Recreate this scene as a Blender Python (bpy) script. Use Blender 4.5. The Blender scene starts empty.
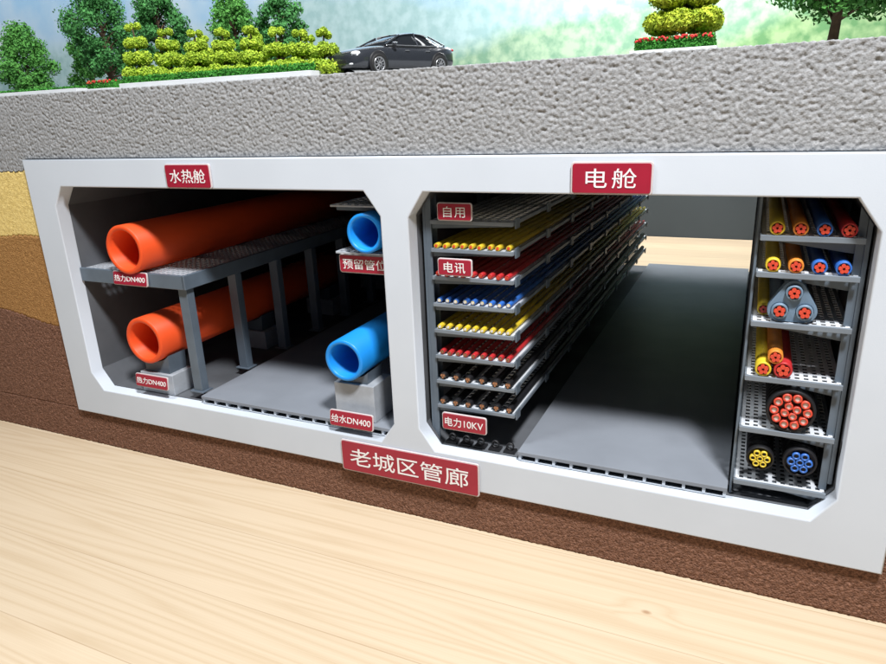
import bpy, bmesh, math, random
from mathutils import Vector, Matrix, noise
random.seed(7)
S = bpy.context.scene
COL = S.collection
S.view_settings.view_transform = 'Standard'
S.view_settings.look = 'None'
S.view_settings.exposure = 0

# ------------------------------------------------------------------ materials
def newmat(name):
    m = bpy.data.materials.new(name); m.use_nodes = True
    nt = m.node_tree; b = nt.nodes['Principled BSDF']
    return m, nt, b
def N(nt, t, **kw):
    n = nt.nodes.new(t)
    for k, v in kw.items():
        if k.startswith('i_'):
            n.inputs[k[2:].replace('_', ' ')].default_value = v
        else: setattr(n, k, v)
    return n
def mat(name, c, rough=.5, metal=0, var=.12, scale=30, bump=0, bscale=200, c2=None, spec=.5, coat=0, detail=4):
    m, nt, b = newmat(name)
    tc = N(nt, 'ShaderNodeTexCoord')
    n1 = N(nt, 'ShaderNodeTexNoise', i_Scale=scale, i_Detail=detail)
    nt.links.new(tc.outputs['Object'], n1.inputs['Vector'])
    r = N(nt, 'ShaderNodeValToRGB')
    r.color_ramp.elements[0].position = .3; r.color_ramp.elements[1].position = .7
    lo = [x*(1-var) for x in c] if c2 is None else c2
    hi = [min(1, x*(1+var)) for x in c] if c2 is None else c
    r.color_ramp.elements[0].color = (*lo, 1); r.color_ramp.elements[1].color = (*hi, 1)
    nt.links.new(n1.outputs['Fac'], r.inputs['Fac']); nt.links.new(r.outputs['Color'], b.inputs['Base Color'])
    b.inputs['Roughness'].default_value = rough; b.inputs['Metallic'].default_value = metal
    b.inputs['Specular IOR Level'].default_value = spec
    b.inputs['Coat Weight'].default_value = coat
    if bump:
        n2 = N(nt, 'ShaderNodeTexNoise', i_Scale=bscale, i_Detail=3)
        nt.links.new(tc.outputs['Object'], n2.inputs['Vector'])
        bp = N(nt, 'ShaderNodeBump', i_Strength=bump, i_Distance=.003)
        nt.links.new(n2.outputs['Fac'], bp.inputs['Height']); nt.links.new(bp.outputs['Normal'], b.inputs['Normal'])
    return m
M = {}
M['white'] = mat('white_painted_board', (.55, .60, .668), .6, var=.035, scale=3, bump=.06, bscale=300, spec=.3)
M['floor'] = mat('grey_floor', (.215, .235, .268), .45, var=.07, scale=6, spec=.06)
M['dark'] = mat('dark_grey_shade', (.105, .112, .124), .7, var=.2, scale=5, spec=.1)  # grey that stands in for shade on the inner tunnel walls
M['steel'] = mat('blue_grey_steel', (.10, .13, .165), .42, var=.12, scale=12)
M['edge'] = mat('grey_tray_edge', (.17, .20, .235), .42, var=.1, scale=14)
M['mesh'] = mat('pale_steel_mesh', (.60, .63, .67), .45, 0, var=.06, scale=20)
M['meshd'] = mat('grey_steel_mesh', (.40, .43, .47), .45, 0, var=.1, scale=20)
M['orange'] = mat('orange_plastic', (.75, .082, .018), .42, var=.06, scale=5, spec=.3)
M['blue'] = mat('blue_plastic', (.012, .25, .72), .36, var=.06, scale=5, spec=.4)
M['block'] = mat('grey_concrete_block', (.38, .41, .45), .7, var=.08, scale=30, bump=.1)
M['black'] = mat('black_rubber', (.012, .012, .014), .5, var=.2)
M['red'] = mat('red_sign_face', (.31, .011, .032), .38, var=.06, scale=20)
M['rim'] = mat('silver_sign_edge', (.58, .52, .53), .4, var=.05)
M['letter'] = mat('white_lettering', (.80, .80, .80), .5, var=.02)
M['c_yellow'] = mat('yellow_sheath', (.64, .47, .03), .4, var=.1)
M['c_red'] = mat('red_sheath', (.44, .022, .026), .4, var=.1)
M['c_blue'] = mat('blue_sheath', (.03, .13, .46), .4, var=.1)
M['c_orange'] = mat('orange_sheath', (.64, .22, .03), .4, var=.1)
M['c_black'] = mat('black_sheath', (.012, .012, .014), .5, var=.1, spec=.25)
M['c_copper'] = mat('copper_core', (.36, .17, .09), .35, .4, var=.2, scale=400)
M['c_redcore'] = mat('red_core', (.60, .06, .03), .45, var=.2, scale=300)
M['c_white'] = mat('white_core', (.62, .60, .56), .5, var=.1)
M['trefoil'] = mat('grey_blue_clamp', (.14, .21, .29), .4, var=.08)
M['topi'] = mat('yellow_green_foliage', (.50, .64, .045), .8, c2=(.20, .35, .02), scale=70)
M['topi2'] = mat('lime_yellow_foliage', (.54, .62, .04), .8, c2=(.25, .37, .02), scale=55)
M['green'] = mat('dark_green_foliage', (.08, .30, .07), .8, c2=(.025, .13, .03), scale=28)
M['green2'] = mat('mid_green_foliage', (.12, .37, .06), .8, c2=(.04, .18, .03), scale=30)
M['hedge'] = mat('hedge_foliage', (.07, .34, .035), .8, c2=(.025, .17, .018), scale=90)
M['flower'] = mat('red_flowers', (.65, .03, .03), .7, var=.2, scale=90)
M['bark'] = mat('brown_bark', (.10, .06, .035), .9, var=.3, scale=80)
M['kerb'] = mat('white_kerb', (.66, .68, .70), .6, var=.06, scale=15)
M['carp'] = mat('dark_grey_car_paint', (.04, .045, .055), .18, .35, var=.05, coat=1)
M['glass'] = mat('dark_car_glass', (.012, .014, .017), .05, var=.05, coat=1)
M['tyre'] = mat('tyre_rubber', (.012, .012, .012), .7)
M['alloy'] = mat('alloy_rim', (.45, .46, .48), .3, .8, var=.05)
M['lamp'] = mat('headlamp_glass', (.8, .82, .85), .15, var=.05, coat=1)
M['tail'] = mat('tail_lamp_red', (.4, .01, .01), .2, var=.05, coat=1)
M['asphalt'] = mat('asphalt', (.06, .06, .065), .9, var=.2, scale=120, bump=.3)
M['grass'] = mat('model_grass', (.08, .19, .03), .95, c2=(.04, .10, .02), scale=120, bump=.6, bscale=500)

def soilmat(name, c, c2, vs, bump, dist=.004, mul=.3):
    m, nt, b = newmat(name)
    tc = N(nt, 'ShaderNodeTexCoord')
    v = N(nt, 'ShaderNodeTexVoronoi', i_Scale=vs); nt.links.new(tc.outputs['Object'], v.inputs['Vector'])
    n = N(nt, 'ShaderNodeTexNoise', i_Scale=vs*.6, i_Detail=6); nt.links.new(tc.outputs['Object'], n.inputs['Vector'])
    r = N(nt, 'ShaderNodeValToRGB'); r.color_ramp.elements[0].position = .32; r.color_ramp.elements[1].position = .68
    r.color_ramp.elements[0].color = (*c2, 1); r.color_ramp.elements[1].color = (*c, 1)
    mx = N(nt, 'ShaderNodeMix', data_type='RGBA', blend_type='MULTIPLY'); mx.inputs['Factor'].default_value = mul
    nt.links.new(n.outputs['Fac'], r.inputs['Fac']); nt.links.new(r.outputs['Color'], mx.inputs[6])
    bw = N(nt, 'ShaderNodeRGBToBW'); nt.links.new(v.outputs['Color'], bw.inputs['Color'])
    nt.links.new(bw.outputs['Val'], mx.inputs[7]); nt.links.new(mx.outputs[2], b.inputs['Base Color'])
    ad = N(nt, 'ShaderNodeMath', operation='SUBTRACT'); nt.links.new(n.outputs['Fac'], ad.inputs[0]); nt.links.new(v.outputs['Distance'], ad.inputs[1])
    bp = N(nt, 'ShaderNodeBump', i_Strength=bump, i_Distance=dist)
    nt.links.new(ad.outputs[0], bp.inputs['Height']); nt.links.new(bp.outputs['Normal'], b.inputs['Normal'])
    b.inputs['Roughness'].default_value = .95; b.inputs['Specular IOR Level'].default_value = .15
    return m
M['gravel'] = soilmat('grey_gravel', (.38, .385, .395), (.27, .275, .28), 250, .35, .002, .28)
M['sand'] = soilmat('yellow_sand', (.90, .70, .28), (.70, .51, .17), 240, .6, .002, .2)
M['clay'] = soilmat('ochre_clay', (.48, .26, .095), (.32, .16, .055), 210, .8, .003, .25)
M['brown'] = soilmat('red_brown_soil', (.31, .16, .105), (.15, .076, .05), 190, .8)

def woodmat():
    m, nt, b = newmat('pale_pine_planks'); L = nt.links.new
    tc = N(nt, 'ShaderNodeTexCoord'); sp = N(nt, 'ShaderNodeSeparateXYZ'); L(tc.outputs['Object'], sp.inputs[0])
    dv = N(nt, 'ShaderNodeMath', operation='DIVIDE'); L(sp.outputs['Y'], dv.inputs[0]); dv.inputs[1].default_value = .27
    fl = N(nt, 'ShaderNodeMath', operation='FLOOR'); L(dv.outputs[0], fl.inputs[0])
    fr = N(nt, 'ShaderNodeMath', operation='FRACT'); L(dv.outputs[0], fr.inputs[0])
    wn = N(nt, 'ShaderNodeTexWhiteNoise', noise_dimensions='1D'); L(fl.outputs[0], wn.inputs['W'])
    mu = N(nt, 'ShaderNodeMath', operation='MULTIPLY'); L(wn.outputs['Value'], mu.inputs[0]); mu.inputs[1].default_value = 37
    sv = N(nt, 'ShaderNodeVectorMath', operation='SUBTRACT'); L(tc.outputs['Object'], sv.inputs[0]); sv.inputs[1].default_value = (2.30, -.16, -.15)
    sl = N(nt, 'ShaderNodeVectorMath', operation='MULTIPLY'); L(sv.outputs[0], sl.inputs[0]); sl.inputs[1].default_value = (1, 1.7, 0)
    ln = N(nt, 'ShaderNodeVectorMath', operation='LENGTH'); L(sl.outputs[0], ln.inputs[0]); kn = ln.outputs['Value']
    cb = N(nt, 'ShaderNodeCombineXYZ')
    ax = N(nt, 'ShaderNodeMath', operation='MULTIPLY_ADD'); L(sp.outputs['X'], ax.inputs[0]); ax.inputs[1].default_value = .22; L(mu.outputs[0], ax.inputs[2])
    L(ax.outputs[0], cb.inputs['X']); ay = N(nt, 'ShaderNodeMath', operation='MULTIPLY'); L(sp.outputs['Y'], ay.inputs[0]); ay.inputs[1].default_value = 7
    L(ay.outputs[0], cb.inputs['Y']); L(mu.outputs[0], cb.inputs['Z'])
    n1 = N(nt, 'ShaderNodeTexNoise', i_Scale=1.0, i_Detail=1.5, i_Distortion=.15); L(cb.outputs[0], n1.inputs['Vector'])
    kb = N(nt, 'ShaderNodeMapRange'); L(kn, kb.inputs['Value']); kb.inputs['From Min'].default_value = 0; kb.inputs['From Max'].default_value = .10; kb.inputs['To Min'].default_value = .07; kb.inputs['To Max'].default_value = 0
    ka = N(nt, 'ShaderNodeMath', operation='ADD'); L(n1.outputs['Fac'], ka.inputs[0]); L(kb.outputs['Result'], ka.inputs[1])
    ms = N(nt, 'ShaderNodeMath', operation='MULTIPLY'); L(ka.outputs[0], ms.inputs[0]); ms.inputs[1].default_value = 110
    sn = N(nt, 'ShaderNodeMath', operation='SINE'); L(ms.outputs[0], sn.inputs[0])
    mr = N(nt, 'ShaderNodeMapRange'); L(sn.outputs[0], mr.inputs['Value']); mr.inputs['From Min'].default_value = -1
    pw = N(nt, 'ShaderNodeMath', operation='POWER'); L(mr.outputs['Result'], pw.inputs[0]); pw.inputs[1].default_value = .5
    fine = N(nt, 'ShaderNodeTexNoise', i_Scale=7, i_Detail=5)
    cb2 = N(nt, 'ShaderNodeVectorMath', operation='MULTIPLY'); L(cb.outputs[0], cb2.inputs[0]); cb2.inputs[1].default_value = (1, 10, 1); L(cb2.outputs[0], fine.inputs['Vector'])
    r = N(nt, 'ShaderNodeValToRGB'); e = r.color_ramp.elements
    e[0].position = .0; e[0].color = (.525, .395, .25, 1); e[1].position = 1; e[1].color = (.65, .53, .38, 1)
    mixv = N(nt, 'ShaderNodeMath', operation='MULTIPLY_ADD'); L(pw.outputs[0], mixv.inputs[0]); mixv.inputs[1].default_value = .46
    f2 = N(nt, 'ShaderNodeMath', operation='MULTIPLY'); L(fine.outputs['Fac'], f2.inputs[0]); f2.inputs[1].default_value = .78; L(f2.outputs[0], mixv.inputs[2])
    L(mixv.outputs[0], r.inputs['Fac'])
    tint = N(nt, 'ShaderNodeMapRange'); L(wn.outputs['Value'], tint.inputs['Value']); tint.inputs['To Min'].default_value = .93; tint.inputs['To Max'].default_value = 1.04
    mx = N(nt, 'ShaderNodeMix', data_type='RGBA', blend_type='MULTIPLY'); mx.inputs['Factor'].default_value = 1
    L(r.outputs['Color'], mx.inputs[6]); L(tint.outputs['Result'], mx.inputs[7])
    seam = N(nt, 'ShaderNodeMath', operation='LESS_THAN'); L(fr.outputs[0], seam.inputs[0]); seam.inputs[1].default_value = .010
    sm = N(nt, 'ShaderNodeMath', operation='MULTIPLY'); L(seam.outputs[0], sm.inputs[0]); sm.inputs[1].default_value = .35
    mx2 = N(nt, 'ShaderNodeMix', data_type='RGBA'); L(sm.outputs[0], mx2.inputs['Factor']); L(mx.outputs[2], mx2.inputs[6]); mx2.inputs[7].default_value = (.25, .14, .06, 1)
    kr = N(nt, 'ShaderNodeMapRange'); L(kn, kr.inputs['Value']); kr.inputs['From Min'].default_value = .005; kr.inputs['From Max'].default_value = .016; kr.inputs['To Min'].default_value = .6; kr.inputs['To Max'].default_value = 0
    mx3 = N(nt, 'ShaderNodeMix', data_type='RGBA'); L(kr.outputs['Result'], mx3.inputs['Factor']); L(mx2.outputs[2], mx3.inputs[6]); mx3.inputs[7].default_value = (.27, .12, .045, 1)
    L(mx3.outputs[2], b.inputs['Base Color']); b.inputs['Roughness'].default_value = .5; b.inputs['Specular IOR Level'].default_value = .3
    return m
M['wood'] = woodmat()

def backdropmat():
    m, nt, b = newmat('printed_landscape'); L = nt.links.new
    tc = N(nt, 'ShaderNodeTexCoord'); sp = N(nt, 'ShaderNodeSeparateXYZ'); L(tc.outputs['Object'], sp.inputs[0])
    def ridge(freq, amp, base, slope, seed, soft):
        cx = N(nt, 'ShaderNodeCombineXYZ'); L(sp.outputs['X'], cx.inputs['X']); cx.inputs['Y'].default_value = seed
        n = N(nt, 'ShaderNodeTexNoise', i_Scale=freq, i_Detail=7); n.inputs['Roughness'].default_value = .55; L(cx.outputs[0], n.inputs['Vector'])
        a = N(nt, 'ShaderNodeMath', operation='MULTIPLY_ADD'); L(n.outputs['Fac'], a.inputs[0]); a.inputs[1].default_value = amp; a.inputs[2].default_value = base
        a2 = N(nt, 'ShaderNodeMath', operation='MULTIPLY_ADD'); L(sp.outputs['X'], a2.inputs[0]); a2.inputs[1].default_value = slope; L(a.outputs[0], a2.inputs[2])
        d = N(nt, 'ShaderNodeMath', operation='SUBTRACT'); L(a2.outputs[0], d.inputs[0]); L(sp.outputs['Z'], d.inputs[1])
        mr = N(nt, 'ShaderNodeMapRange'); L(d.outputs[0], mr.inputs['Value']); mr.inputs['From Min'].default_value = -soft; mr.inputs['From Max'].default_value = soft
        return mr.outputs['Result']
    cl = N(nt, 'ShaderNodeTexNoise', i_Scale=.8, i_Detail=5); L(tc.outputs['Object'], cl.inputs['Vector'])
    sk = N(nt, 'ShaderNodeValToRGB'); sk.color_ramp.elements[0].position = .42; sk.color_ramp.elements[1].position = .62
    sk.color_ramp.elements[0].color = (.38, .62, .86, 1); sk.color_ramp.elements[1].color = (.72, .83, .91, 1); L(cl.outputs['Fac'], sk.inputs['Fac'])
    tr = N(nt, 'ShaderNodeTexNoise', i_Scale=9, i_Detail=7); L(tc.outputs['Object'], tr.inputs['Vector'])
    prev = sk.outputs['Color']
    for (fq, am, ba, sl, sd, sf, c1, c2) in ((.35, 1.3, 1.66, .05, 1.0, .12, (.36, .56, .58), (.48, .67, .70)), (.5, 1.2, 1.20, .19, 5.0, .10, (.20, .37, .26), (.40, .56, .40)), (.8, .7, .88, .22, 9.0, .08, (.13, .29, .13), (.33, .49, .26))):
        f = ridge(fq, am, ba, sl, sd, sf)
        rr_ = N(nt, 'ShaderNodeValToRGB'); rr_.color_ramp.elements[0].position = .38; rr_.color_ramp.elements[1].position = .62
        rr_.color_ramp.elements[0].color = (*c1, 1); rr_.color_ramp.elements[1].color = (*c2, 1); L(tr.outputs['Fac'], rr_.inputs['Fac'])
        mx = N(nt, 'ShaderNodeMix', data_type='RGBA'); L(f, mx.inputs['Factor']); L(prev, mx.inputs[6]); L(rr_.outputs['Color'], mx.inputs[7]); prev = mx.outputs[2]
    L(prev, b.inputs['Base Color']); b.inputs['Roughness'].default_value = .8; b.inputs['Specular IOR Level'].default_value = .1
    return m
M['backdrop'] = backdropmat()
M['wall'] = mat('grey_green_wall', (.055, .066, .072), .7, var=.15, scale=.8, spec=.1)

# ------------------------------------------------------------------ mesh helpers
class MB:
    def __init__(s): s.v = []; s.f = []; s.sm = []
    def add(s, vs, fs, smooth=False):
        o = len(s.v); s.v += [tuple(v) for v in vs]
        for f in fs: s.f.append([i+o for i in f]); s.sm.append(smooth)
    def box(s, x0, x1, y0, y1, z0, z1):
        s.add([(x0,y0,z0),(x1,y0,z0),(x1,y1,z0),(x0,y1,z0),(x0,y0,z1),(x1,y0,z1),(x1,y1,z1),(x0,y1,z1)],
              [(0,3,2,1),(4,5,6,7),(0,1,5,4),(1,2,6,5),(2,3,7,6),(3,0,4,7)])
    def prism(s, pts, y0, y1):      # polygon in XZ, counter-clockwise seen from -Y
        n = len(pts)
        s.add([(x,y0,z) for x,z in pts]+[(x,y1,z) for x,z in pts],
              [tuple(range(n)), tuple(range(2*n-1,n-1,-1))]+[(i, i+n, (i+1)%n+n, (i+1)%n) for i in range(n)])
    def lathe_y(s, cx, cz, prof, n=32, closed=False):   # prof: (radius, y)
        vs = []; fs = []; k = len(prof)
        for r, y in prof:
            for i in range(n):
                a = 2*math.pi*i/n; vs.append((cx+r*math.cos(a), y, cz+r*math.sin(a)))
        rng = k if closed else k-1
        for j in range(rng):
            j2 = (j+1) % k
            for i in range(n): fs.append((j*n+i, j*n+(i+1)%n, j2*n+(i+1)%n, j2*n+i))
        s.add(vs, fs, True)
    def rod_y(s, cx, cz, r, y0, y1, n=16):
        s.lathe_y(cx, cz, [(r, y0), (r, y1)], n)
        for y, rev in ((y0, False), (y1, True)):
            vs = [(cx+r*math.cos(2*math.pi*i/n), y, cz+r*math.sin(2*math.pi*i/n)) for i in range(n)]
            s.add(vs, [tuple(range(n))[::-1] if rev else tuple(range(n))])
    def tube(s, pts, rads, n=8):
        rings = []
        for i, p in enumerate(pts):
            p = Vector(p); d = Vector(pts[min(i+1, len(pts)-1)])-Vector(pts[max(i-1, 0)]); d.normalize()
            u = d.cross(Vector((.3, .9, .1))).normalized(); w = d.cross(u)
            rings.append([p+rads[i]*(u*math.cos(2*math.pi*k/n)+w*math.sin(2*math.pi*k/n)) for k in range(n)])
        vs = [v for r in rings for v in r]; fs = []
        for j in range(len(pts)-1):
            for k in range(n): fs.append((j*n+k, j*n+(k+1)%n, (j+1)*n+(k+1)%n, (j+1)*n+k))
        s.add(vs, fs, True)
    def leaves(s, c, rad, n, size, shell=.55):
        c = Vector(c)
        for _ in range(n):
            d = Vector((random.gauss(0,1), random.gauss(0,1), random.gauss(0,1))).normalized()
            k = shell+(1.06-shell)*random.random()
            p = c+Vector((d.x*rad[0], d.y*rad[1], d.z*rad[2]))*k
            nn = (d+Vector((random.gauss(0,.6), random.gauss(0,.6), random.gauss(0,.6)))).normalized()
            u = nn.orthogonal().normalized(); w = nn.cross(u); a = random.random()*6.28
            u, w = u*math.cos(a)+w*math.sin(a), w*math.cos(a)-u*math.sin(a)
            q = size*(.6+.8*random.random())
            s.add([p-u*q, p-w*q*.6+nn*q*.2, p+u*q, p+w*q*.6+nn*q*.2], [(0,1,2,3)])
    def ball(s, c, rad, n=10, jitter=0):
        vs = []; fs = []; m = n//2
        for j in range(m+1):
            for i in range(n):
                th = math.pi*j/m; ph = 2*math.pi*i/n; k = 1+random.uniform(-jitter, jitter)
                vs.append((c[0]+rad[0]*k*math.sin(th)*math.cos(ph), c[1]+rad[1]*k*math.sin(th)*math.sin(ph), c[2]+rad[2]*k*math.cos(th)))
        for j in range(m):
            for i in range(n): fs.append((j*n+i, (j+1)*n+i, (j+1)*n+(i+1)%n, j*n+(i+1)%n))
        s.add(vs, fs, True)
    def build(s, name, m, parent=None, bevel=0, fixn=True):
        me = bpy.data.meshes.new(name); me.from_pydata(s.v, [], s.f)
        me.polygons.foreach_set('use_smooth', s.sm)
        if fixn:
            bm = bmesh.new(); bm.from_mesh(me); bmesh.ops.recalc_face_normals(bm, faces=bm.faces); bm.to_mesh(me); bm.free()
        me.materials.append(m); me.update()
        o = bpy.data.objects.new(name, me); COL.objects.link(o)
        if parent: o.parent = parent
        if bevel:
            md = o.modifiers.new('Bevel', 'BEVEL'); md.width = bevel; md.segments = 2; md.limit_method = 'ANGLE'
        return o
def empty(name, loc=(0,0,0), rz=0, rx=0):
    o = bpy.data.objects.new(name, None); COL.objects.link(o); o.location = loc; o.rotation_euler = (rx, 0, rz); o.empty_display_size = .05
    return o
def tag(o, label, cat, group=None):
    o['label'] = label; o['category'] = cat
    if group: o['group'] = group
    return o
def struct(o): o['kind'] = 'structure'; return o
def plate(name, loops, y0, depth, m, parent=None, bevel=.002):
    cu = bpy.data.curves.new(name, 'CURVE'); cu.dimensions = '2D'; cu.fill_mode = 'BOTH'
    for lp in loops:
        sp = cu.splines.new('POLY'); sp.points.add(len(lp)-1); sp.use_cyclic_u = True
        for i, (x, z) in enumerate(lp): sp.points[i].co = (x, z, 0, 1)
    cu.extrude = depth/2-bevel; cu.bevel_depth = bevel; cu.bevel_resolution = 2; cu.offset = -bevel
    t = bpy.data.objects.new('tmp', cu); COL.objects.link(t)
    dg = bpy.context.evaluated_depsgraph_get(); me = bpy.data.meshes.new_from_object(t.evaluated_get(dg))
    bpy.data.objects.remove(t)
    me.transform(Matrix.Translation((0, y0+depth/2, 0)) @ Matrix.Rotation(math.pi/2, 4, 'X'))
    me.materials.clear(); me.materials.append(m); me.name = name
    o = bpy.data.objects.new(name, me); COL.objects.link(o); o.parent = parent
    return o
def rrect(w, h, r, n=5):
    pts = []
    for cx, cz, a0 in ((w/2-r, h/2-r, 0), (-w/2+r, h/2-r, 90), (-w/2+r, -h/2+r, 180), (w/2-r, -h/2+r, 270)):
        for k in range(n+1):
            a = math.radians(a0+90*k/n); pts.append((cx+r*math.cos(a), cz+r*math.sin(a)))
    return pts
def lettering(txt, w, h, y, parent, gap=1.0):
    cu = bpy.data.curves.new('lettering', 'FONT'); cu.body = txt; cu.extrude = .01; cu.offset = 0; cu.space_character = gap
    t = bpy.data.objects.new('tmp', cu); COL.objects.link(t)
    dg = bpy.context.evaluated_depsgraph_get(); me = bpy.data.meshes.new_from_object(t.evaluated_get(dg))
    bpy.data.objects.remove(t)
    xs = [v.co.x for v in me.vertices]; ys = [v.co.y for v in me.vertices]
    x0, x1, y0, y1 = min(xs), max(xs), min(ys), max(ys)
    sx = w/(x1-x0); sz = h/(y1-y0)
    for v in me.vertices:
        v.co = ((v.co.x-(x0+x1)/2)*sx, y-(v.co.z*.05), (v.co.y-(y0+y1)/2)*sz)
    me.materials.clear(); me.materials.append(M['letter']); me.name = 'lettering'
    o = bpy.data.objects.new('lettering', me); COL.objects.link(o); o.parent = parent
    return o
def sign(cx, cz, w, h, y, txt, label, tw=.8, th=.55, rx=0, gap=1.0, rim=.004):
    t = tag(empty('red_sign', (cx, y, cz), 0, rx), label, 'sign')
    plate('sign_edge', [rrect(w, h, min(.008, h*.14))], -.006, .006, M['rim'], t, .001)
    plate('sign_face', [rrect(w-2*rim, h-2*rim, min(.006, h*.1))], -.008, .0025, M['red'], t, .0005)
    lettering(txt, w*tw, h*th, -.0087, t, gap)
    return t

# ------------------------------------------------------------------ setting: table, backdrop, soil
b = MB(); b.box(-7, 8, -3, 5.18, -.21, -.15); struct(b.build('table_top', M['wood']))
b = MB(); b.box(-14, 9, 5.2, 5.3, 1.45, 5.0); struct(b.build('sky', M['backdrop']))
b = MB(); b.box(-14, 9, 5.19, 5.3, -.25, 1.448); struct(b.build('wall', M['wall']))

def layer(name, x0, x1, zb, zt, m, res, cell, amp, y=.02, yb=2.7, rough=.3):
    nx = int((x1-x0)/res); nzz = max(2, int((zt(.5*(x0+x1))-zb(.5*(x0+x1)))/res))
    vs = []; fs = []
    for j in range(nzz+1):
        for i in range(nx+1):
            x = x0+(x1-x0)*i/nx; z = zb(x)+(zt(x)-zb(x))*j/nzz
            d = noise.voronoi(Vector((x/cell, .37, z/cell)))[0][0]
            k = max(0, 1-(d*1.12)**2)+rough*noise.noise(Vector((x/cell*2.3, 2.1, z/cell*2.3)))
            vs.append((x, y-amp*k, z+ (amp*.6*noise.noise(Vector((x/cell, 5, 1))) if j == nzz else 0)))
    W = nx+1
    for j in range(nzz):
        for i in range(nx): fs.append((j*W+i, j*W+i+1, (j+1)*W+i+1, (j+1)*W+i))
    mb = MB(); mb.add(vs, fs, True)
    for seq in ([j*W for j in range(nzz+1)], [j*W+nx for j in range(nzz+1)], list(range(0, W)), [nzz*W+i for i in range(W)]):
        o = len(mb.v); mb.v += [(vs[q][0], yb, vs[q][2]) for q in seq]
        for a in range(len(seq)-1): mb.f.append([seq[a], seq[a+1], o+a+1, o+a]); mb.sm.append(False)
    return struct(mb.build(name, m, fixn=True))
wv = lambda x, k, a: a*noise.noise(Vector((x*3, k, 0)))+.005*noise.noise(Vector((x*60, k, 3)))+.004*noise.noise(Vector((x*150, k, 7)))
zs1 = lambda x: .962+wv(x, 1, .03)+.05*min(0, x); zs2 = lambda x: .712+wv(x, 4, .05)+.04*min(0, x); zs3 = lambda x: .35-.14*min(x, 0)+wv(x, 7, .05)
XL, XR, WF = -.9, 3.3, 2.825
layer('gravel_layer', XL, XR, lambda x: 1.002 if -.004 < x < WF+.004 else zs1(x), lambda x: 1.222, M['gravel'], .0029, .0086, .0050, rough=.14)
for (a, c) in ((XL, -.002), (WF+.002, XR)):
    layer('sand_layer', a, c, lambda x: zs2(x), lambda x: zs1(x)-.001, M['sand'], .006, .008, .003)
    layer('clay_layer', a, c, lambda x: zs3(x), lambda x: zs2(x)-.001, M['clay'], .006, .009, .004)
    layer('brown_soil', a, c, lambda x: .0, lambda x: zs3(x)-.001, M['brown'], .0055, .009, .005)
layer('brown_soil', XL, XR, lambda x: -.149, lambda x: -.002, M['brown'], .005, .009, .005)
b = MB(); b.box(XL, XR, .03, 2.69, 1.19, 1.216); struct(b.build('grass_ground', M['grass']))
b = MB(); b.box(XL, XR, .20, .50, 1.214, 1.2205); struct(b.build('road', M['asphalt']))

# ------------------------------------------------------------------ tunnel frame
D = 2.72
def oct_(x0, x1, z0, z1, cx=.05, cz=.07):
    return [(x0, z0+cz), (x0+cx, z0), (x1-cx, z0), (x1, z0+cz), (x1, z1-cz), (x1-cx, z1), (x0+cx, z1), (x0, z1-cz)]
LO = (.13, 1.487, .113, .905); RO = (1.577, 2.705, .113, .905)
tun = tag(empty('utility_tunnel', (1.41, 0, 0)), 'white twin box tunnel section with two chamfered openings set in the soil', 'tunnel model')
def sub(o): o.parent = tun; o.location.x -= 1.41; return o
sub(plate('front_frame', [[(0,0),(WF,0),(WF,1),(0,1)], oct_(*LO), oct_(*RO)], 0, D, M['white'], None, .004))
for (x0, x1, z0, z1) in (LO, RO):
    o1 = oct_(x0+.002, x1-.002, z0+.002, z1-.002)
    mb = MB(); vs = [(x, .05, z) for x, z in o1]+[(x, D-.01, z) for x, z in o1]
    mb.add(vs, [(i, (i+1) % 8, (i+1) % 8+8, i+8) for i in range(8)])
    sub(mb.build('shade_sleeve', M['dark'], fixn=False))  # added dark sleeve over the white inner walls, imitating their shade
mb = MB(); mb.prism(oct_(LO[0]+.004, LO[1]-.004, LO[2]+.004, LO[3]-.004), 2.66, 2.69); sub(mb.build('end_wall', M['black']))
for x0, x1 in ((.66, 1.484), (1.885, 2.462)):
    mb = MB(); mb.box(x0, x1, .03, D-.07, .134, .146); w = sub(mb.build('walkway', M['floor'], bevel=.0015))
    mb = MB(); n = int((x1-x0)/.052)
    mb.box(x0+.002, x1-.002, .034, .036, .116, .1185)
    for i in range(n+1):
        xx = x0+.006+(x1-x0-.012)*i/n; mb.box(xx-.004, xx+.004, .034, .08, .1187, .1335)
    mb.build('drain_divider', M['white'], w)
    mb = MB(); mb.box(x0+.002, x1-.002, .06, .075, .116, .1335); mb.build('drain_shade', M['black'], w)  # black strip put in for the shade inside the drain slots

# signs
sign(.795, .945, .19, .078, -.001, '水热舱', 'red sign with three white characters above the left opening', .78, .55)
sign(2.135, .945, .195, .078, -.001, '电舱', 'red sign with two white characters above the right opening', .62, .6, gap=1.25)
sign(1.53, .043, .49, .112, -.001, '老城区管廊', 'largest red sign with five white characters on the bottom edge of the frame', .86, .56)

# ------------------------------------------------------------------ gratings
def grating_mb(x0, x1, y0, y1, z, sx, sy, t=.0022, h=.006):
    mb = MB(); n = max(1, round((x1-x0)/sx))
    for i in range(n+1):
        x = x0+(x1-x0)*i/n; mb.box(x-t, x+t, y0, y1, z-h, z)
    n = round((y1-y0)/sy)
    for i in range(n+1):
        y = y0+(y1-y0)*i/n; mb.box(x0, x1, y-t, y+t, z-h+.0007, z-.0007)
    return mb

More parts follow.
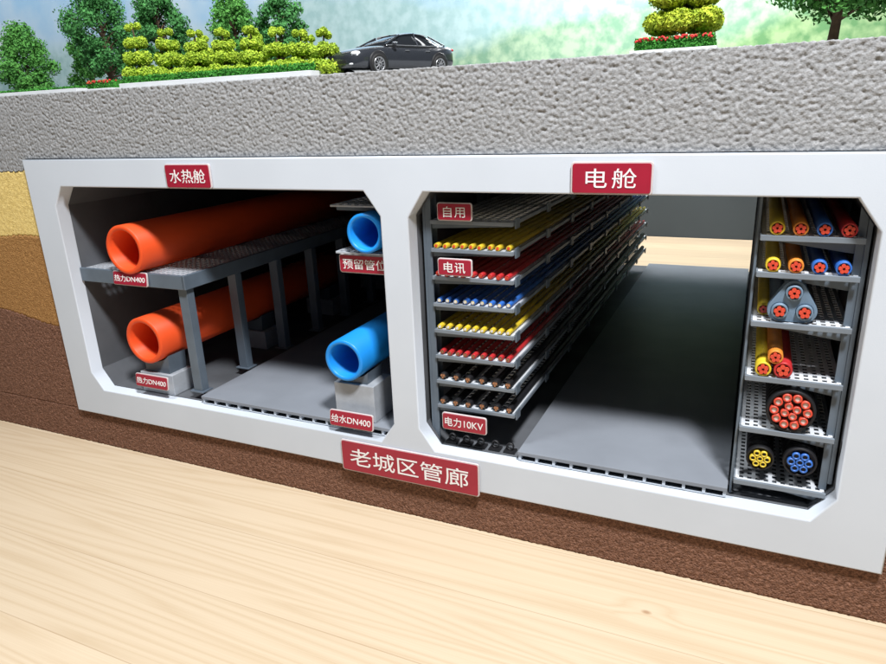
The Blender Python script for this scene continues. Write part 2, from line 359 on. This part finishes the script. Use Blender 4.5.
# ------------------------------------------------------------------ left chamber
rk = tag(empty('pipe_rack', (.39, .06, .115)), 'blue grey steel rack with mesh deck carrying the upper orange pipe', 'pipe rack')
def inrk(o, t=rk): o.parent = t; o.location = o.location - t.location; return o
inrk(grating_mb(.138, .642, .055, 2.6, .592, .024, .025, .0048, .004).build('mesh_deck', M['meshd']))
mb = MB(); mb.box(.133, .652, .04, .052, .545, .597); inrk(mb.build('front_beam', M['steel'], bevel=.002))
mb = MB(); mb.box(.646, .658, .04, 2.6, .545, .597); inrk(mb.build('side_beam', M['steel'], bevel=.002))
py = .055
while py < 2.6:
    mb = MB(); mb.box(.605, .645, py, py+.008, .146, .585); mb.box(.637, .645, py+.008, py+.035, .146, .585); mb.box(.59, .655, py-.008, py+.045, .1465, .152)
    inrk(mb.build('post', M['steel'], bevel=.0015))
    mb = MB(); mb.box(.135, .604, py+.012, py+.03, .55, .584); inrk(mb.build('cross_beam', M['steel']))
    py += .255

def pipe(name, cx, cz, r, th, y0, y1, m, label):
    t = MB(); e = .004
    t.lathe_y(0, 0, [(r-th, y1-y0), (r-th, e), (r-th+e, 0), (r-e, 0), (r, e), (r, y1-y0)], 56, True)
    o = t.build(name, m); o.location = (cx, y0, cz); tag(o, label, 'pipe'); return o
pipe('orange_pipe', .412, .682, .089, .018, .02, 2.6, M['orange'], 'upper orange pipe lying on the mesh deck of the steel rack')
pipe('orange_pipe', .415, .334, .090, .019, .03, 2.6, M['orange'], 'lower orange pipe on a grey block under the steel rack')
pipe('blue_pipe', 1.411, .777, .060, .013, .03, 2.6, M['blue'], 'upper blue pipe on wall brackets beside the divider')
pipe('blue_pipe', 1.306, .366, .070, .015, .02, 2.6, M['blue'], 'lower blue pipe on a grey block standing on the walkway')

def support(cx, y, z0, zc, r, w, d, hb, label, group):
    t = tag(empty('pipe_support', (cx, y, z0)), label, 'pipe support', group)
    zt = zc-r-z0
    b_ = MB(); b_.box(-w/2, w/2, 0, d, 0, hb); b_.build('block', M['block'], t, bevel=.002)
    n = 14; pts = [(-r*.66, hb+.0005), (r*.66, hb+.0005)]
    for k in range(n+1):
        a = math.radians(-90+46-92*k/n); pts.append(((r+.001)*math.cos(a), zt+r+(r+.001)*math.sin(a)))
    b_ = MB(); b_.prism(pts, .012, d-.012); b_.build('saddle', M['steel'], t)
    return t
for i in range(5):
    nm = ['nearest', 'second nearest', 'third nearest', 'fourth nearest', 'farthest'][i]
    support(.425, .05+.55*i, .1155, .334, .09, .165, .11, .082, 'grey block with dark saddle under lower orange pipe, %s the front' % nm, 'supports of the lower orange pipe')
    support(1.306+.010, .05+.55*i, .1465, .366, .07, .15, .12, .128, 'grey block with dark saddle under lower blue pipe, %s the front' % nm, 'supports of the lower blue pipe')
for i in range(9):
    y = .09+.28*i; nm = ['first', 'second', 'third', 'fourth', 'fifth', 'sixth', 'seventh', 'eighth', 'ninth'][i]
    t = tag(empty('wall_bracket', (1.484, y, .71)), 'blue grey bracket under the upper blue pipe, %s from the front' % nm, 'bracket', 'brackets carrying the upper blue pipe')
    b_ = MB(); b_.box(-.008, 0, 0, .035, -.12, .17); b_.build('wall_plate', M['steel'], t)
    b_ = MB(); b_.prism([(-.19, -.012), (-.19, -.024), (-.008, -.07), (-.008, -.012)], .006, .028); b_.build('arm', M['steel'], t)
    b_ = MB(); b_.box(-.20, -.008, .0, .035, .125, .14); b_.build('upper_arm', M['steel'], t)
t = grating_mb(1.292, 1.472, .05, 2.58, .8572, .025, .03, .004).build('wire_tray', M['meshd']); tag(t, 'empty wire mesh tray above the upper blue pipe', 'cable tray')
t = grating_mb(1.298, 1.472, .05, 2.58, .7045+.011, .025, .03, .004).build('wire_tray', M['meshd']); tag(t, 'wire mesh tray directly under the upper blue pipe', 'cable tray')
sign(.405, .573, .17, .052, .036, '热力DN400', 'small red pipe sign on the edge of the mesh deck under the upper orange pipe', .9, .46, rx=-.12, rim=.003)
sign(.437, .178, .165, .052, .02, '热力DN400', 'small red pipe sign at the foot of the lower orange pipe', .9, .46, rx=-.12, rim=.003)
sign(1.389, .677, .18, .058, .064, '预留管位', 'small red sign with four characters under the upper blue pipe', .85, .55, rim=.003)
sign(1.325, .166, .165, .056, .012, '给水DN400', 'small red pipe sign in front of the lower blue pipe block', .9, .48, rx=-.12, rim=.003)

# ------------------------------------------------------------------ right chamber, left cable rack
ORD = ['first', 'second', 'third', 'fourth', 'fifth', 'sixth', 'seventh', 'eighth', 'ninth']
TZ = [.820-.0815*i for i in range(8)]
lr = tag(empty('cable_rack', (1.60, .06, .115)), 'tall rack of eight mesh trays along the divider wall of the right opening', 'cable rack')
def inl(o): o.parent = lr; o.location = o.location-lr.location; return o
for i in range(7):
    y = .06+.42*i
    mb = MB(); mb.box(1.592, 1.600, y, y+.045, .117, .90); mb.box(1.600, 1.618, y, y+.006, .117, .90); mb.box(1.600, 1.618, y+.039, y+.045, .117, .90)
    inl(mb.build('upright', M['steel'], bevel=.001))
for z in TZ:
    tr = grating_mb(1.626, 1.858, .066, 2.6, z, .0258, .0270, .0055, .0035).build('tray', M['mesh'])
    inl(tr)
    mb = MB(); mb.box(1.619, 1.866, .052, .060, z-.010, z+.001); mb.box(1.8635, 1.8685, .052, 2.6, z-.009, z+.002)
    mb.build('tray_edge', M['edge'], tr, bevel=.001)
    for i in range(9):
        y = .066+.31*i; mb = MB(); mb.prism([(1.602, z-.026), (1.861, z-.014), (1.861, z-.0062), (1.602, z-.0062)], y, y+.03); mb.box(1.869, 1.873, y-.004, y+.03, z-.018, z+.010)
        mb.build('tray_arm', M['steel'], tr)
def cable(cx, cz, r, y0, y1, sh, core, label, group, ncore=0, ring=None):
    t = tag(empty('cable', (cx, y0, cz)), label, 'cable', group)
    L_ = y1-y0
    m_ = MB(); m_.lathe_y(0, 0, [(r*.72, .004), (r*.74, 0), (r*.96, 0), (r, .002), (r, L_), (0, L_)], 18); m_.build('sheath', M[sh], t)
    m_ = MB(); m_.rod_y(0, 0, r*.73, 0 if ncore == 0 else .002, .03, 14); m_.build('insulation', M[ring or 'c_white'], t)
    m_ = MB()
    if ncore == 0: m_.rod_y(0, 0, r*.52, -.002, .02, 12)
    else:
        for k in range(ncore):
            a = 2*math.pi*k/ncore+.5; m_.rod_y(r*.42*math.cos(a), r*.42*math.sin(a), r*(.27 if ncore > 3 else .33), -.003, .02, 10)
    m_.build('conductor', M[core], t)
    return t
tiers = {1: ('c_yellow', 'c_redcore', 'yellow', 0, 'c_yellow'), 2: ('c_red', 'c_redcore', 'red', 4, 'c_white'), 3: ('c_blue', 'c_white', 'blue', 0, 'c_yellow'),
         4: ('c_yellow', 'c_white', 'yellow', 0, 'c_yellow'), 5: ('c_red', 'c_copper', 'red', 4, 'c_white'), 6: ('c_black', 'c_copper', 'black', 3, 'c_white'), 7: ('c_black', 'c_copper', 'black', 3, 'c_white')}
for k, (sh, core, cn, nc, rg) in tiers.items():
    n = 6 if k >= 6 else 9; r = .0105 if k >= 6 else .0076
    for i in range(n):
        cx = 1.636+(1.850-1.636)*i/(n-1)+random.uniform(-.002, .002)
        cable(cx, TZ[k]+r+.001, r, .055+random.uniform(-.004, .008), 2.58, sh, core, '%s cable, %s tray from top of left rack, %s from left' % (cn, ORD[k], ORD[i]), '%s cables on the %s tray of the left rack' % (cn, ORD[k]), nc, rg)
for i in range(5):
    x = 1.655+.048*i
    t = tag(empty('cable_cleat', (x, .06, .1155)), 'small black cleat on the floor under the left rack, %s from the left' % ORD[i], 'cleat', 'black cleats under the left rack')
    m_ = MB(); m_.box(-.018, .018, 0, .03, 0, .006); m_.build('base', M['black'], t)
    m_ = MB(); m_.lathe_y(0, .018, [(.0085, .012), (.012, .012), (.012, .020), (.0085, .020)], 16, True); m_.build('ring', M['black'], t)
sign(1.702, .8475, .105, .05, .044, '自用', 'small red sign with two characters standing on the top tray of the left rack', .62, .6, gap=1.1, rim=.003)
sign(1.704, .694, .105, .05, .03, '电讯', 'small red sign with two characters in front of the red cables on the third tray', .62, .6, gap=1.1, rim=.003)
sign(1.718, .212, .145, .056, .03, '电力10KV', 'small red sign with characters and 10KV below the bottom tray of the left rack', .86, .52, rim=.003)

# ------------------------------------------------------------------ right chamber, right cable rack
RZ = [.812, .725, .603, .462, .322, .170]
rr = tag(empty('cable_rack', (2.58, .06, .115)), 'rack of six pale mesh trays along the right wall of the right opening', 'cable rack')
def inr(o): o.parent = rr; o.location = o.location-rr.location; return o
for i in range(7):
    y = .06+.42*i
    mb = MB(); mb.box(2.688, 2.698, y, y+.05, .19, .86); mb.box(2.67, 2.688, y+.004, y+.010, .17, .88); inr(mb.build('upright', M['steel'], bevel=.001))
    mb = MB(); mb.box(2.466, 2.472, y, y+.022, .117, .90); inr(mb.build('hanger', M['steel'], bevel=.001))
for z in RZ:
    tr = grating_mb(2.482, 2.679, .054, 2.6, z, .0197, .0225, .0046, .003).build('tray', M['mesh']); inr(tr)
    mb = MB(); mb.box(2.4745, 2.6865, .040, .048, z-.012, z+.001); mb.box(2.473, 2.477, .0485, 2.6, z-.012, z+.003); mb.build('tray_edge', M['edge'], tr, bevel=.001)
    for i in range(7):
        y = .072+.42*i; mb = MB(); mb.prism([(2.478, z-.013), (2.684, z-.042), (2.684, z-.005), (2.478, z-.005)], y, y+.02)
        mb.build('tray_arm', M['steel'], tr)
def rc(x, z, r, sh, cn, label, nc=5, core='c_redcore', ring='c_black', y0=.045):
    return cable(x, z, r, y0, 2.58, sh, core, label, None, nc, ring)
for k, cols in ((0, ('yellow', 'orange', 'blue', 'red')), (1, ('yellow', 'orange', 'blue', 'blue'))):
    for i, c_ in enumerate(cols):
        rc(2.508+.048*i, RZ[k]+.0178, .0165, 'c_'+c_, c_, '%s cable with red cores on %s tray of right rack, %s from left' % (c_, ['top', 'second'][k], ORD[i]), y0=.042)
tx, tz = 2.560, RZ[2]+.046
t = tag(empty('trefoil_clamp', (tx, .06, tz)), 'grey blue three lobed clamp on the third tray of the right rack', 'clamp')
cs = [(-.0265, -.017), (.0265, -.017), (0, .029)]
out = []
for (cx, cz), a0 in zip((cs[1], cs[2], cs[0]), (-90, 30, 150)):
    for k in range(9):
        a = math.radians(a0+120*k/8); out.append((cx+.027*math.cos(a), cz+.027*math.sin(a)))
holes = [[(cx+.0195*math.cos(2*math.pi*k/20), cz+.0195*math.sin(2*math.pi*k/20)) for k in range(20)] for cx, cz in cs]
plate('clamp_body', [out]+holes, -.004, .03, M['trefoil'], t, .001)
for (cx, cz), w in zip(cs, ('lower left', 'lower right', 'upper')):
    rc(tx+cx, tz+cz, .0187, 'trefoil', 'grey', 'grey sheathed cable with red cores in the %s hole of the three lobed clamp' % w)
rc(2.500, RZ[2]+.016, .0145, 'c_yellow', 'yellow', 'yellow cable beside and behind the three lobed clamp on the third tray', y0=.10)
rc(2.513, RZ[3]+.020, .0185, 'c_yellow', 'yellow', 'yellow cable lying on the fourth tray of the right rack, at the left')
rc(2.557, RZ[3]+.022, .021, 'c_red', 'red', 'red cable lying on the fourth tray of the right rack, at the right')
rc(2.537, RZ[3]+.054, .0175, 'c_orange', 'orange', 'orange cable lying on top of two cables on the fourth tray')
def bundle(cx, cz, r, tubes, tm, shm, label, y0=.042):
    t = tag(empty('cable_bundle', (cx, y0, cz)), label, 'cable bundle')
    m_ = MB(); prof = [(r*.86, .03), (r*.86, .001), (r*.9, 0), (r*.98, 0)]
    y = .004
    while y < .5: prof += [(r, y), (r, y+.012), (r*.95, y+.014), (r*.95, y+.02)]; y += .022
    prof += [(r*.96, 2.5), (0, 2.5)]
    m_.lathe_y(0, 0, prof, 40); m_.build('jacket', M[shm], t)
    m_ = MB(); m_.rod_y(0, 0, r*.87, .012, .02, 32); m_.build('filler', M['black'], t)
    for (a, b2, q) in tubes:
        m_ = MB(); m_.lathe_y(a*r, b2*r, [(q*r*.6, .02), (q*r*.6, -.003), (q*r, -.003), (q*r, .02)], 16, True)
        o = m_.build('tube', M[tm], t)
        m_ = MB(); m_.rod_y(a*r, b2*r, q*r*.59, 0, .018, 12); m_.build('core', M['c_white'] if tm == 'c_redcore' else M['c_black'], o)
    return t
def ringt(n, R, q, a0=0): return [(R*math.cos(2*math.pi*k/n+a0), R*math.sin(2*math.pi*k/n+a0), q) for k in range(n)]
bundle(2.585, RZ[4]+.0585, .056, ringt(10, .66, .185)+ringt(4, .25, .17, .4), 'c_redcore', 'c_black', 'big black corrugated bundle of red tubes on the fifth tray of the right rack')
BC = ((2.530, .033, 'yellow', .240), (2.620, .039, 'blue', .246))
for cx, r, lab, cz in BC:
    bundle(cx, cz, r, ringt(6, .50, .24)+[(0, 0, .24)], 'c_'+lab, 'c_black', 'small bundle of %s tubes on the bottom tray of the right rack' % lab)
    h = cz-r-.1715; hw = r*.5
    pts = [(-hw, 0), (hw, 0)]+[((r+.001)*math.cos(math.radians(-62-56*k/12)), cz-.1715+(r+.001)*math.sin(math.radians(-62-56*k/12))) for k in range(13)]
    for j, y in enumerate((.15, .55, .95)):
        m_ = MB(); m_.prism(pts, 0, .03); o = m_.build('cradle', M['steel']); o.location = (cx, y, .1715)
        tag(o, 'dark grey cradle under the small bundle of %s tubes, %s from the front' % (lab, ORD[j]), 'cradle')

# ------------------------------------------------------------------ planting on top
G0 = 1.216
def topiary_mesh(name, h, wide, m, seed, tiers=4, leaf=.0036, nl=640, top=.42, fat=1.0):
    random.seed(seed)
    t = empty(name)
    b_ = MB(); b_.tube([(0,0,0), (.003,.002,h*.4), (-.002,0,h*.9)], [.006, .005, .002])
    f = MB()
    for k in range(tiers):
        u = k/(tiers-1); z = h*(.24+.66*u); R = wide*(1-(1-top)*u)
        n = 6 if k < tiers-1 else 3
        for i in range(n):
            a = 2*math.pi*i/n+random.random()*.7; rr_ = R*.64
            c = (rr_*math.cos(a), rr_*math.sin(a), z+random.uniform(-.006, .006)); q = R*.43
            vz = min(q*.95, h*.66/(tiers-1)*.45*fat)
            if n == 6: b_.tube([(0, 0, z-.012), c], [.003, .0015], 5)
            f.ball(c, (q*.75, q*.75, vz*.75), 8, .15)
            f.leaves(c, (q*1.08, q*1.08, vz*1.10), int(nl*(.5+.5*(1-u))), leaf, .68)
    b_.build('trunk', M['bark'], t)
    f.build('foliage', m, t, fixn=False)
    return t
tp = [(.497, .225, 0), (.640, .20, 1), (.760, .185, 2), (.872, .175, 0), (.985, .170, 1), (1.080, .160, 2), (1.170, .150, 0), (1.250, .140, 1), (.70, .17, 2), (.93, .16, 1), (1.13, .145, 0)]
for i, (x, h, s_) in enumerate(tp):
    back = i >= 8
    o = topiary_mesh('tiered_shrub', h, .058 if i < 2 else .056, M['topi'], 20+i, 4 if h > .165 else 3)
    o.location = (x, .15 if not back else .24, G0); o.rotation_euler.z = i*1.3
    lab = ('yellow green tiered shrub, front row behind white kerb, %s from the left' % ORD[i]) if not back else ('yellow green tiered shrub half hidden behind front row, %s from the left' % ORD[i-8])
    tag(o, lab, 'shrub', 'yellow green tiered shrubs')
o = topiary_mesh('tiered_shrub', .25, .085, M['topi2'], 77, 4, .0041, 2000, .6, .95); o.location = (2.262, .14, G0+.015)
tag(o, 'lime yellow tiered shrub standing in the flower bed right of the car', 'shrub')

def tree(x, y, h, w, z_low, m, seed, label, group=None, clumps=22, leaf=.0066, nl=380, cone=.0):
    random.seed(seed)
    t = tag(empty('model_tree', (x, y, G0)), label, 'tree', group)
    b_ = MB(); b_.tube([(0,0,0), (.006,0,h*.3), (-.004,.004,h*.6), (0,0,h*.9)], [.013, .010, .007, .002])
    f = MB()
    for k in range(clumps):
        u = (k+.5)/clumps; z = z_low*h+(.96-z_low)*h*u
        prof = math.sin(math.pi*min(1, .18+u*.80))**.7*(1-cone*u)
        a = k*2.4+random.uniform(-.4, .4); R = w*prof*(.45+.5*random.random())
        c = (R*math.cos(a), R*math.sin(a), z)
        b_.tube([(0, 0, max(h*.2, z-h*.15)), (c[0]*.5, c[1]*.5, z-h*.05), c], [.005, .0035, .0015], 5)
        q = w*(.32+.12*random.random())
        f.leaves(c, (q, q, q*.75), nl, leaf, .25)
    b_.build('trunk', M['bark'], t); f.build('crown', m, t, fixn=False)
    return t
gt = 'dark green model trees at the back left'
tree(-.70, .6, .34, .14, .1, M['green2'], 1, 'broad green bush tree at the far left end of the planting', gt, 26, nl=420, cone=.45)
tree(-.19, .62, .45, .15, .25, M['green'], 2, 'tallest dark green tree at the left, second from the left end', gt, 30)
tree(.135, .62, .43, .125, .3, M['green'], 3, 'dark green tree rising behind the leftmost tiered shrubs', gt, 26)
tree(.50, .66, .36, .11, .3, M['green2'], 4, 'loose green tree behind the second and third tiered shrubs', gt, 22)
tree(.69, .70, .35, .105, .3, M['green'], 5, 'dark green tree nearest the car in the back left row', gt, 20)
tree(2.585, .3, .30, .15, .33, M['green2'], 6, 'green tree with bare trunk at the right edge of the planting', None, 30, nl=400)
tree(-.46, .75, .30, .10, .1, M['green2'], 9, 'low green tree between the two leftmost trees', gt, 16)

def bed(x0, x1, y0, y1, label, fl=True, hh=.022, hedge=.02):
    t = tag(empty('flower_bed', ((x0+x1)/2, y0, G0)), label, 'flower bed')
    w = (x1-x0)/2; d = y1-y0
    b_ = MB(); tt = .006
    for bx in ((-w, w, 0, tt), (-w, w, d-tt, d), (-w, -w+tt, tt+.0005, d-tt-.0005), (w-tt, w, tt+.0005, d-tt-.0005)): b_.box(*bx, 0, hh)
    b_.build('kerb', M['kerb'], t, bevel=.001)
    if hedge:
        f = MB(); g = MB(); per = 2*(x1-x0)+2*d; n = int(per*2200)
        f.box(-w+.012, w-.012, .012, d-.012, .002, hh+hedge*.75)
        for _ in range(n):
            s_ = random.random()
            if s_ < .5: c = (random.uniform(-w+.01, w-.01), .012, hh+random.uniform(-.004, hedge))
            elif s_ < .65: c = (random.choice((-1, 1))*(w-.012), random.uniform(.01, d-.01), hh+random.uniform(-.004, hedge))
            else: c = (random.uniform(-w+.01, w-.01), random.uniform(.01, d-.01), hh+hedge*random.uniform(.75, 1))
            f.leaves(c, (.003,)*3, 2, .0034)
        for _ in range(n//13):
            c = (random.uniform(-w+.012, w-.012), random.choice((.010, .012, random.uniform(.01, d-.01))), hh+hedge*random.uniform(.75, 1.05)); g.ball(c, (.0032, .0032, .0028), 6)
        f.build('hedge', M['hedge'], t, fixn=False)
        if fl: g.build('blossom', M['flower'], t)
    return t
random.seed(3)
bed(2.155, 2.345, .05, .19, 'white edged flower bed with red blossoms under the lime yellow shrub', True, .013, .026)
bed(.335, .47, .045, .16, 'small flower bed with red blossoms beside the leftmost tiered shrub', True, .012, .024)
bed(-.62, .30, .045, .16, 'long white kerbed bed at the left end of the soil edge', False, .018, .006)
bed(.50, 1.26, .05, .195, 'long white kerbed bed under the row of tiered shrubs', False, .022, .020)

# ------------------------------------------------------------------ car
def loft(st, ringf):
    mb = MB(); rings = [ringf(*s) for s in st]; n = len(rings[0]); vs = [v for r in rings for v in r]; fs = []
    for j in range(len(rings)-1):
        for k in range(n): fs.append((j*n+k, j*n+(k+1) % n, (j+1)*n+(k+1) % n, (j+1)*n+k))
    fs.append(tuple(range(n))); fs.append(tuple(range((len(rings)-1)*n, len(rings)*n))[::-1])
    mb.add(vs, fs, True); return mb
k_ = .085
car = tag(empty('parked_car', (1.385, .325, 1.2205), math.radians(-111)), 'dark grey model sedan parked on the soil block beside the shrubs', 'car')
def sc(mb): mb.v = [(x*k_, y*k_, z*k_) for x, y, z in mb.v]; return mb
def body_ring(x, zb, zt, hw):
    h = zt-zb
    R = [(hw*.85, zb), (hw*.98, zb+.12*h), (hw, zb+.5*h), (hw*.975, zb+.78*h), (hw*.87, zt-.03*h), (hw*.5, zt+.025)]
    return [(x, -y, z) for y, z in R]+[(x, 0, zt+.035)]+[(x, y, z) for y, z in R[::-1]]+[(x, 0, zb)]
bs = [(2.48,.34,.60,.56),(2.44,.26,.68,.72),(2.30,.2,.77,.86),(1.98,.18,.86,.94),(1.5,.18,.93,.975),(1.0,.18,.98,.985),(.4,.18,.98,.985),(-.4,.18,.98,.985),(-1.1,.18,1.0,.98),(-1.6,.18,1.03,.965),(-2.05,.2,1.05,.92),(-2.32,.28,1.03,.83),(-2.46,.4,.96,.70)]
o = sc(loft(bs, body_ring)).build('body', M['carp'], car); md = o.modifiers.new('s', 'SUBSURF'); md.levels = 1; md.render_levels = 2
def gh_ring(x, zt, hb, ht):
    return [(x, -hb, .95), (x, -hb*.98, .985), (x, -ht, zt-.05), (x, -ht*.8, zt-.01), (x, 0, zt), (x, ht*.8, zt-.01), (x, ht, zt-.05), (x, hb*.98, .985), (x, hb, .95)]
gs = [(1.05,1.0,.80,.74),(.65,1.19,.87,.68),(.22,1.37,.88,.63),(-.35,1.45,.885,.62),(-.95,1.42,.88,.60),(-1.5,1.28,.84,.58),(-2.0,1.08,.72,.55)]
sc(loft(gs, gh_ring)).build('window', M['glass'], car)
rf = [(.24,1.385),( -.05,1.43),(-.35,1.462),(-.65,1.456),(-.95,1.432),(-1.2,1.375)]
mb = MB(); vs = []
for x, z in rf:
    for y, dz in ((-.645,-.045),(-.5,-.006),(0,.003),(.5,-.006),(.645,-.045)): vs.append((x, y, z+dz))
mb.add(vs, [(j*5+i, j*5+i+1, (j+1)*5+i+1, (j+1)*5+i) for j in range(len(rf)-1) for i in range(4)], True)
sc(mb).build('roof', M['carp'], car)
for s_ in (-1, 1):
    for a, c_ in (((1.02, .81*s_, 1.0), (.24, .65*s_, 1.345)), ((-.42, .895*s_, .98), (-.46, .635*s_, 1.42)), ((-1.2, .64*s_, 1.335), (-1.95, .72*s_, 1.04))):
        mb = MB(); mb.tube([a, c_], [.03, .03], 6); sc(mb).build('pillar', M['carp'], car)
    mb = MB(); mb.tube([(1.0, .86*s_, .985), (.3, .905*s_, .985), (-1.0, .905*s_, .99), (-1.8, .80*s_, 1.05)], [.012]*4, 6)
    sc(mb).build('window_trim', M['alloy'], car)
    mb = MB(); mb.ball((.78, 1.02*s_, 1.02), (.10, .11, .075), 12); sc(mb).build('wing_mirror', M['carp'], car)
    mb = MB(); mb.ball((2.20, .68*s_, .69), (.24, .16, .085), 12); sc(mb).build('headlight', M['lamp'], car)
    mb = MB(); mb.ball((2.40, .60*s_, .36), (.07, .13, .05), 10); sc(mb).build('fog_light', M['lamp'], car)
    mb = MB(); mb.ball((-2.33, .62*s_, .9), (.10, .2, .07), 12); sc(mb).build('tail_light', M['tail'], car)
    for x in (.15, -.85):
        mb = MB(); mb.box(x-.1, x+.1, .972*s_-.012, .972*s_+.012, .80, .83); sc(mb).build('door_handle', M['alloy'], car)
    for x in (1.48, -1.45):
        mb = MB(); mb.lathe_y(x, .37, [(0, (.955 if s_ > 0 else -.955)-.01), (.43, .965*s_), (.40, .985*s_), (0, .985*s_)], 28); sc(mb).build('wheel_arch', M['black'], car)
        w = empty('wheel', (x*k_, .90*s_*k_, .345*k_)); w.parent = car
        mb = MB(); mb.lathe_y(0, 0, [(.22,-.1),(.32,-.12),(.345,-.09),(.345,.09),(.32,.12),(.22,.1)], 28, True); sc(mb).build('tyre', M['tyre'], w)
        mb = MB(); ys = .1*s_
        mb.lathe_y(0, 0, [(.20, ys*.6), (.20, ys*1.08), (.245, ys*1.08), (.245, ys*.6)], 28, True)
        for q in range(10):
            a = q*.628; ca, sa = math.cos(a), math.sin(a)
            mb.tube([(.03*ca, ys*1.1, .03*sa), (.21*ca, ys*1.1, .21*sa)], [.02, .016], 6)
        sc(mb).build('rim', M['alloy'], w)
mb = MB(); mb.box(2.40, 2.487, -.44, .44, .38, .50); sc(mb).build('grille', M['black'], car, bevel=.002)

# ------------------------------------------------------------------ camera, light, world
cam = bpy.data.cameras.new('camera'); co = bpy.data.objects.new('camera', cam); COL.objects.link(co)
R = [[0.9106, 0.41155, -0.03788], [0.09633, -0.3005, -0.9489], [-0.4019, 0.86042, -0.31328]]
r0, r1, r2 = map(Vector, R); r2.normalize(); r0 = (r0-r2*r0.dot(r2)).normalized(); r1 = r2.cross(r0)
mw = Matrix((( r0.x, -r1.x, -r2.x, 2.4539), (r0.y, -r1.y, -r2.y, -1.6762), (r0.z, -r1.z, -r2.z, 1.1175), (0,0,0,1)))
co.matrix_world = mw; cam.sensor_width = 36; cam.sensor_fit = 'HORIZONTAL'; cam.lens = 674.3/886*36; cam.clip_start = .01; cam.clip_end = 100
S.camera = co
def lamp(name, tgt, d, dist, size, E, c, sy=None):
    d = Vector(d).normalized(); la = bpy.data.lights.new(name, 'AREA'); la.size = size
    if sy: la.shape = 'RECTANGLE'; la.size_y = sy
    la.energy = E*math.pi*dist*dist; la.color = c
    o = bpy.data.objects.new(name, la); COL.objects.link(o); o.location = Vector(tgt)+d*dist; o.rotation_euler = d.to_track_quat('Z', 'Y').to_euler()
    return o
lamp('ceiling_spot', (1.6, -.1, .3), (.34, -.34, .88), 4.7, .5, 5.1, (.99, .99, 1.0))
lamp('ceiling_spot_two', (1.2, 0, .4), (-.20, -.34, .92), 4.6, .8, 1.7, (.95, .98, 1))
lamp('backdrop_wash', (-3.0, 5.2, 2.2), (0.0, -.6, .8), 3.0, 16, 8.3, (.98, .99, 1), .8)
lamp('rear_fill', (1.6, 4.2, -.1), (.05, -.05, 1), 3.6, 1.2, 4.2, (1, .98, .96))  # added unseen light that brightens the table behind the tunnel
w = bpy.data.worlds.new('World'); S.world = w; w.use_nodes = True
w.node_tree.nodes['Background'].inputs['Color'].default_value = (.85, .92, 1, 1); w.node_tree.nodes['Background'].inputs['Strength'].default_value = .07
